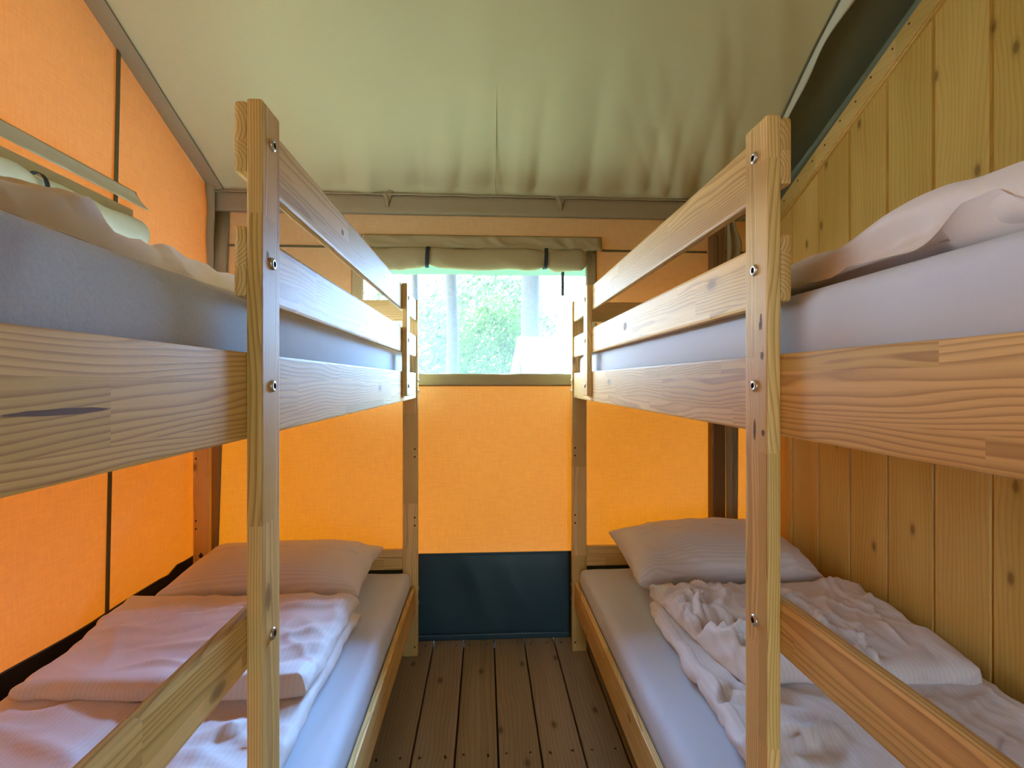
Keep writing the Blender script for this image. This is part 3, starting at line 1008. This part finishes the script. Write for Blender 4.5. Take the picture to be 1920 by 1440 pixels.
# lower left duvet: long layer on the mattress, folded back on itself towards the pillow
mb = MB()
c_ll = crease_set(5, 26, (-1.2, -.45), (.4, 1.4), (-.6, 1.0), (.008, .024), (.008, .022), (.08, .3))
c_lt = crease_set(6, 16, (-1.3, -.47), (1.3, 1.95), (-.2, .45), (.010, .028), (.007, .018), (.1, .4))
def w_ll(x, y, u, v):
    return c_ll(x, y) + (.007 * (ridge(x, y, 1.1, 3.5, 2.0, 3) - .4) + .010 * (ridge(x, y, .5, 5.0, 6.0, 2.5) - .4) * sm(-.75, -.5, x)
            + .010 * nz(x * 3, y * 3, 1.0))
quilt(mb, [(-1.27, .34), (-.445, .34), (-.465, 1.84), (-1.30, 1.86)], .035, .430, w_ll, 110, 150, seed=3.0)
def w_lt(x, y, u, v):
    return c_lt(x, y) + (.010 * (ridge(x, y, 1.75, 2.8, 12.0, 4) - .4) + .009 * nz(x * 2.5, y * 2.5, 8.0)
            + .008 * (ridge(x, y, .35, 7.0, 16.0, 2) - .4) * sm(-.62, -.48, x) + .018 * math.exp(-((y - 1.37) / .05) ** 2) * sm(-1.25, -.9, x) * .5)
def base_lt(x, y): return .458 + .010 * sm(1.5, 1.3, y)
quilt(mb, [(-1.235, 1.345), (-.47, 1.30), (-.475, 1.865), (-1.335, 1.925)], .052, base_lt, w_lt, 110, 90, seed=21.0)
wrinkle(mb, .007, 6.0, 8.8)
o = mb.build('duvet', M['linen_y'], origin=(-.87, 1.2, .412))
tag(o, 'white duvet folded back in two layers on the lower left bunk', 'duvet', 'duvets on the bunks')

# lower right duvet: very creased
mb = MB()
c_rl = crease_set(15, 75, (.55, 1.45), (.4, 1.45), (-1.0, 1.2), (.007, .022), (.010, .030), (.08, .35))
c_rt = crease_set(16, 46, (.62, 1.12), (1.28, 1.92), (.1, 2.0), (.007, .022), (.010, .030), (.07, .24))
c_rt2 = crease_set(17, 18, (1.0, 1.45), (1.28, 1.92), (.9, 1.6), (.007, .016), (.004, .012), (.1, .3))
def w_rl(x, y, u, v):
    near = sm(1.9, 1.2, y)
    return c_rl(x, y) + .004 * (u < .045) + (.012 * (ridge(x, y, 1.0, 4.2, 31.0, 2.6, .9) - .4) + .008 * (ridge(x, y, 2.2, 6.5, 35.0, 2.2, .9) - .4)
            + .007 * (ridge(x, y, .4, 11.0, 39.0, 2.0, .8) - .4) + .012 * nz(x * 3, y * 3, 33.0))
quilt(mb, [(.555, .34), (1.39, .34), (1.42, 1.84), (.62, 1.84)], .040, .430, w_rl, 150, 190, seed=41.0)
def w_rt(x, y, u, v):
    lf = sm(1.05, .75, x)
    lip = sm(1.12, .95, x) * (.022 * math.exp(-((y - 1.42) / .09) ** 2) - .036 * math.exp(-((y - 1.535 - .03 * nz(x * 6, 3.0)) / .026) ** 2))
    return lip + c_rt(x, y) + c_rt2(x, y) + (.006 * (ridge(x, y, 1.3, 4.0, 51.0, 3) - .4) + lf * (.022 * (ridge(x, y, .5, 5.0, 55.0, 2.2, .9) - .4) + .012 * (ridge(x, y, 2.0, 9.0, 57.0, 2, .8) - .4))
            + .010 * nz(x * 2.5, y * 2.5, 58.0) + .012 * math.exp(-((y - 1.45) / .12) ** 2) * sm(.9, 1.2, x))
quilt(mb, [(.70, 1.30), (1.375, 1.285), (1.455, 1.875), (.635, 1.862)], .064, .464, w_rt, 130, 110, r=.04, seed=61.0)
wrinkle(mb, .009, 9.0, 1.7)
o = mb.build('duvet', M['linen_y'], origin=(1.0, 1.2, .412))
tag(o, 'white crumpled duvet folded over on the lower right bunk', 'duvet', 'duvets on the bunks')

# upper duvets
mb = MB()
c_ul = crease_set(25, 30, (-.62, -.42), (.34, 1.3), (-.5, .8), (.008, .022), (.004, .010), (.05, .16))
def w_ul(x, y, u, v):
    return c_ul(x, y) + .010 * (ridge(x, y, .9, 6.0, 71.0, 2.5) - .4) + .006 * nz(x * 4, y * 4, 72.0) + .006 * (ridge(x, y, 2.3, 12.0, 73.0, 2) - .4)
quilt(mb, [(-1.28, .33), (-.415, .33), (-.44, 1.60), (-1.28, 1.62)], .046, 1.4505, w_ul, 130, 150, r=.03, seed=75.0, pw=2.1, rim=.03)
# its near corner slipping over the mattress side
def drape(u, v):
    y = .338 + .026 * u
    z = 1.49 - .115 * v
    return Vector((-.39 + .048 * sm(0, .45, v) + .006 * math.sin(u * 6 + v * 3), y - .008 * v * u, z))
wrinkle(mb, .006, 10.0, 2.2)
o = mb.build('duvet', M['linen'], origin=(-.86, 1.0, 1.455))
tag(o, 'pale duvet edge lying on the upper left bunk in front of the left window', 'duvet', 'duvets on the bunks')
mb = MB()
mb.slab(drape, lambda u, v: drape(u, v) - Vector((.004, 0, .003)), 16, 24)
mb.build('cover_corner', M['linen'], o)
mb = MB()
c_ur = crease_set(24, 14, (.48, .75), (.34, .9), (.9, 1.9), (.018, .04), (.005, .012), (.12, .3))
def w_ur(x, y, u, v):
    g = math.exp(-((y - .585) / .09) ** 2)
    return c_ur(x, y) + (.026 * g * (1 - sm(.62, 1.2, x)) + .012 * (ridge(x, y, .75, 4.0, 81.0, 3, .5) - .4) + .010 * nz(x * 3, y * 3, 82.0)) * sm(1.35, .9, y)  - .03 * sm(.8, 1.2, y)
quilt(mb, [(.50, .33), (1.36, .33), (1.36, 1.75), (.52, 1.75)], .054, 1.4565, w_ur, 150, 170, r=.05, seed=85.0, pw=2.1, rim=.03)
wrinkle(mb, .007, 7.0, 4.4, [([(0.515, 0.659, 1.467), (0.515, 0.613, 1.483), (0.515, 0.565, 1.494), (0.515, 0.517, 1.498), (0.515, 0.477, 1.495)], 1.0), ([(0.505, 0.426, 1.460), (0.505, 0.462, 1.455), (0.505, 0.495, 1.464), (0.505, 0.503, 1.478), (0.505, 0.495, 1.486)], 1.0), ([(0.500, 0.422, 1.438), (0.500, 0.468, 1.441), (0.500, 0.528, 1.441)], .8), ([(0.530, 0.722, 1.478), (0.530, 0.659, 1.486), (0.530, 0.597, 1.494)], .7)], .020, .016)
o = mb.build('duvet', M['linen'], origin=(.93, 1.0, 1.443))
tag(o, 'pale duvet with a soft raised fold on the upper right bunk', 'duvet', 'duvets on the bunks')

# pillows
def pillow(cx, cy, zb, w, d, h, tilt, rot, label, seed, mat):
    mb = MB()
    def srf(u, v, s):
        a, c = (u - .5) * 2, (v - .5) * 2
        pa = 1 - abs(a) ** 2.6; pc = 1 - abs(c) ** 2.2
        k = (max(0, pa) ** .46) * (max(0, pc) ** .46)
        # the sides draw in, the corners stay out as ears
        x = a * w / 2 * (1 - .055 * (1 - abs(c) ** 3) * 0 - .05 * (1 - c * c) * abs(a) ** 4)
        y = c * d / 2 * (1 - .07 * (1 - a * a) * abs(c) ** 4)
        cr = (abs(a) * abs(c)) ** 2
        z = s * h / 2 * k
        z += s * k * .016 * (ridge(a * .4, c * .3, .6, 5, seed, 2.5) - .4) * (.3 + abs(a)) + .006 * nz(a * 2, c * 2, seed) * k
        z += .010 * nz(a * 5, c * 5, seed + 3) * cr
        if s < 0: z = max(z, -h * .28) 
        return x, y, z
    ct, st = math.cos(tilt), math.sin(tilt)
    cr_, sr_ = math.cos(rot), math.sin(rot)
    def put(u, v, s):
        x, y, z = srf(u, v, s)
        y, z = y * ct - z * st, y * st + z * ct
        x, y = x * cr_ - y * sr_, x * sr_ + y * cr_
        return Vector((cx + x, cy + y, zb + z))
    n = 60
    def ease(t):
        q = (t - .5) * 2
        return .5 + .5 * math.copysign(1 - (1 - abs(q)) ** 1.5, q)
    mb.slab(lambda u, v: put(ease(u), ease(v), 1), lambda u, v: put(ease(u), ease(v), -1), n, n)
    wrinkle(mb, .007, 7.0, seed)
    o = mb.build('pillow', M[mat], origin=(cx, cy, zb - .05))
    tag(o, label, 'pillow', 'pillows on the lower bunks')
    # piped seam lines across the cover
    sb = MB()
    pts = []
    for q in range(41):
        u = .06 + .88 * q / 40
        p = put(u, .60 - .05 * (2 * u - 1) ** 2, 1)
        pts.append(p + Vector((0, -.0004, .0006)))
    sb.tube(pts, .0013, 6)
    sb.build('seam', M['linen'], o)
    return o
pillow(-.865, 2.126, .507, .77, .415, .185, .12, -.03, 'striped white pillow at the head of the lower left bunk', 91.0, 'linen_x')
pillow(.985, 2.118, .545, .77, .43, .250, .17, .02, 'plump striped pillow at the head of the lower right bunk', 97.0, 'linen_x')

# ------------------------------------------------------------------ outside
b = MB()
b.quad((-60, -60, -.32), (60, -60, -.32), (60, 60, -.32), (-60, 60, -.32))
tag(b.build('floor_ground', M['forest_floor']), kind='structure')

def trunk(x, y, r, h, lean, label, seed):
    h *= 1.35
    root = empty('tree', (x, y, -.32))
    tag(root, label, 'tree')
    mb = MB()
    n = 24
    pts = [(x + lean * (k / n) * h + .06 * nz(k * .4, seed), y + .05 * nz(k * .4, seed + 5), -.34 + h * k / n) for k in range(n + 1)]
    rad = [r * (1.25 - .2 * min(1, k / 3)) * (1 - .55 * k / n) for k in range(n + 1)]
    mb.tube(pts, rad, 14)
    mb.build('trunk', M['bark'], root)
    leaves = MB()
    random.seed(int(seed * 10))
    for q in range(420):
        a = random.uniform(0, 6.28); zz = random.uniform(.78, 1.02) * h
        rr = random.uniform(.1, .75) * (1.15 - zz / h * .7)
        leaf(leaves, Vector((x + lean * zz + rr * math.cos(a), y + rr * math.sin(a), zz - .3)), random.uniform(.10, .24))
    leaves.build('foliage', M['leaf_haze'], root)
    return root
def leaf(mb, p, s):
    d = Vector((random.gauss(0, 1), random.gauss(0, 1), random.gauss(0, .7))).normalized()
    a = d.orthogonal().normalized() * s; c = d.cross(a).normalized() * s * .55
    mb.quad(p - a, p + c, p + a, p - c)
def shrub(x, y, w, h, zc, n, mat, label, seed):
    root = empty('shrub', (x, y, -.32))
    tag(root, label, 'shrub')
    random.seed(seed)
    mb = MB()
    for q in range(n):
        t = Vector((random.gauss(0, 1), random.gauss(0, 1), random.gauss(0, 1))).normalized() * random.uniform(.35, 1) ** .5
        k = 1 + .35 * nz(t.x * 2.2, t.y * 2.2 + seed, t.z * 2.2)
        leaf(mb, Vector((x + t.x * w * k, y + t.y * w * .7 * k, max(-.25, zc + t.z * h * k))), random.uniform(.035, .08) * (1 + (y - 13) * .11))
    mb.build('foliage', M[mat], root)
    st = MB()
    for q in range(6):
        a = q * 1.05
        st.tube([(x + .1 * math.cos(a), y + .1 * math.sin(a), -.33), (x + .4 * w * math.cos(a), y + .4 * w * math.sin(a), zc + .3 * h)], [.035, .012], 7)
    st.build('stem', M['bark'], root)
    return root
trunk(.98, 10.0, .20, 13, -.012, 'thick grey tree trunk behind the white tent, right half of the window', 1.0)
trunk(-.72, 11.0, .14, 12, -.004, 'slim straight tree trunk in the left half of the window', 2.0)
trunk(-2.0, 14.2, .10, 12, .0, 'thin tree trunk at the left edge of the window', 3.0)
trunk(1.62, 15.2, .09, 12, -.02, 'thin tree trunk just right of the thick grey trunk', 4.0)
shrub(.30, 13.6, 1.35, 1.7, 1.9, 7500, 'leaf', 'bright green leafy bush between the two main trunks', 11)
shrub(3.9, 18.0, 1.6, 1.2, 1.6, 2200, 'leaf', 'low green bush behind the white tent at the right of the window', 13)
shrub(-3.2, 19.0, 2.4, 3.0, 2.2, 5500, 'leaf_haze', 'haze-tinted bush far behind at the left edge of the window', 12)
shrub(.2, 23.0, 3.2, 3.6, 3.2, 7000, 'leaf_haze', 'hazy pale bush farthest behind the bright green one', 14)

# the neighbouring tent
tent = empty('neighbouring_tent', (1.9, 7.6, -.32))
tag(tent, 'white ridge tent standing outside beyond the window', 'tent')
b = MB()
b.quad((.52, 8.0, 2.03), (3.6, 8.0, 2.03), (3.6, 6.6, .75), (.60, 6.6, .75))
b.quad((.52, 8.0, 2.03), (3.6, 8.0, 2.03), (3.6, 9.4, .75), (.60, 9.4, .75))
b.build('roof', M['white_tent'], tent)
b = MB()
f1 = [(.535, 8.0, 2.02), (.53, 6.66, .78), (.50, 6.66, -.32), (.26, 9.36, -.32), (.33, 9.36, .78)]
f = b.bm.faces.new([b.bm.verts.new(p) for p in f1])
b.quad((.62, 6.62, .78), (3.5, 6.62, .78), (3.5, 6.62, -.32), (.62, 6.62, -.32))
b.quad((3.5, 6.62, .78), (3.5, 9.38, .78), (3.5, 9.38, -.32), (3.5, 6.62, -.32))
b.quad((.62, 9.38, .78), (3.5, 9.38, .78), (3.5, 9.38, -.32), (.62, 9.38, -.32))
b.build('walls', M['tent_side'], tent)
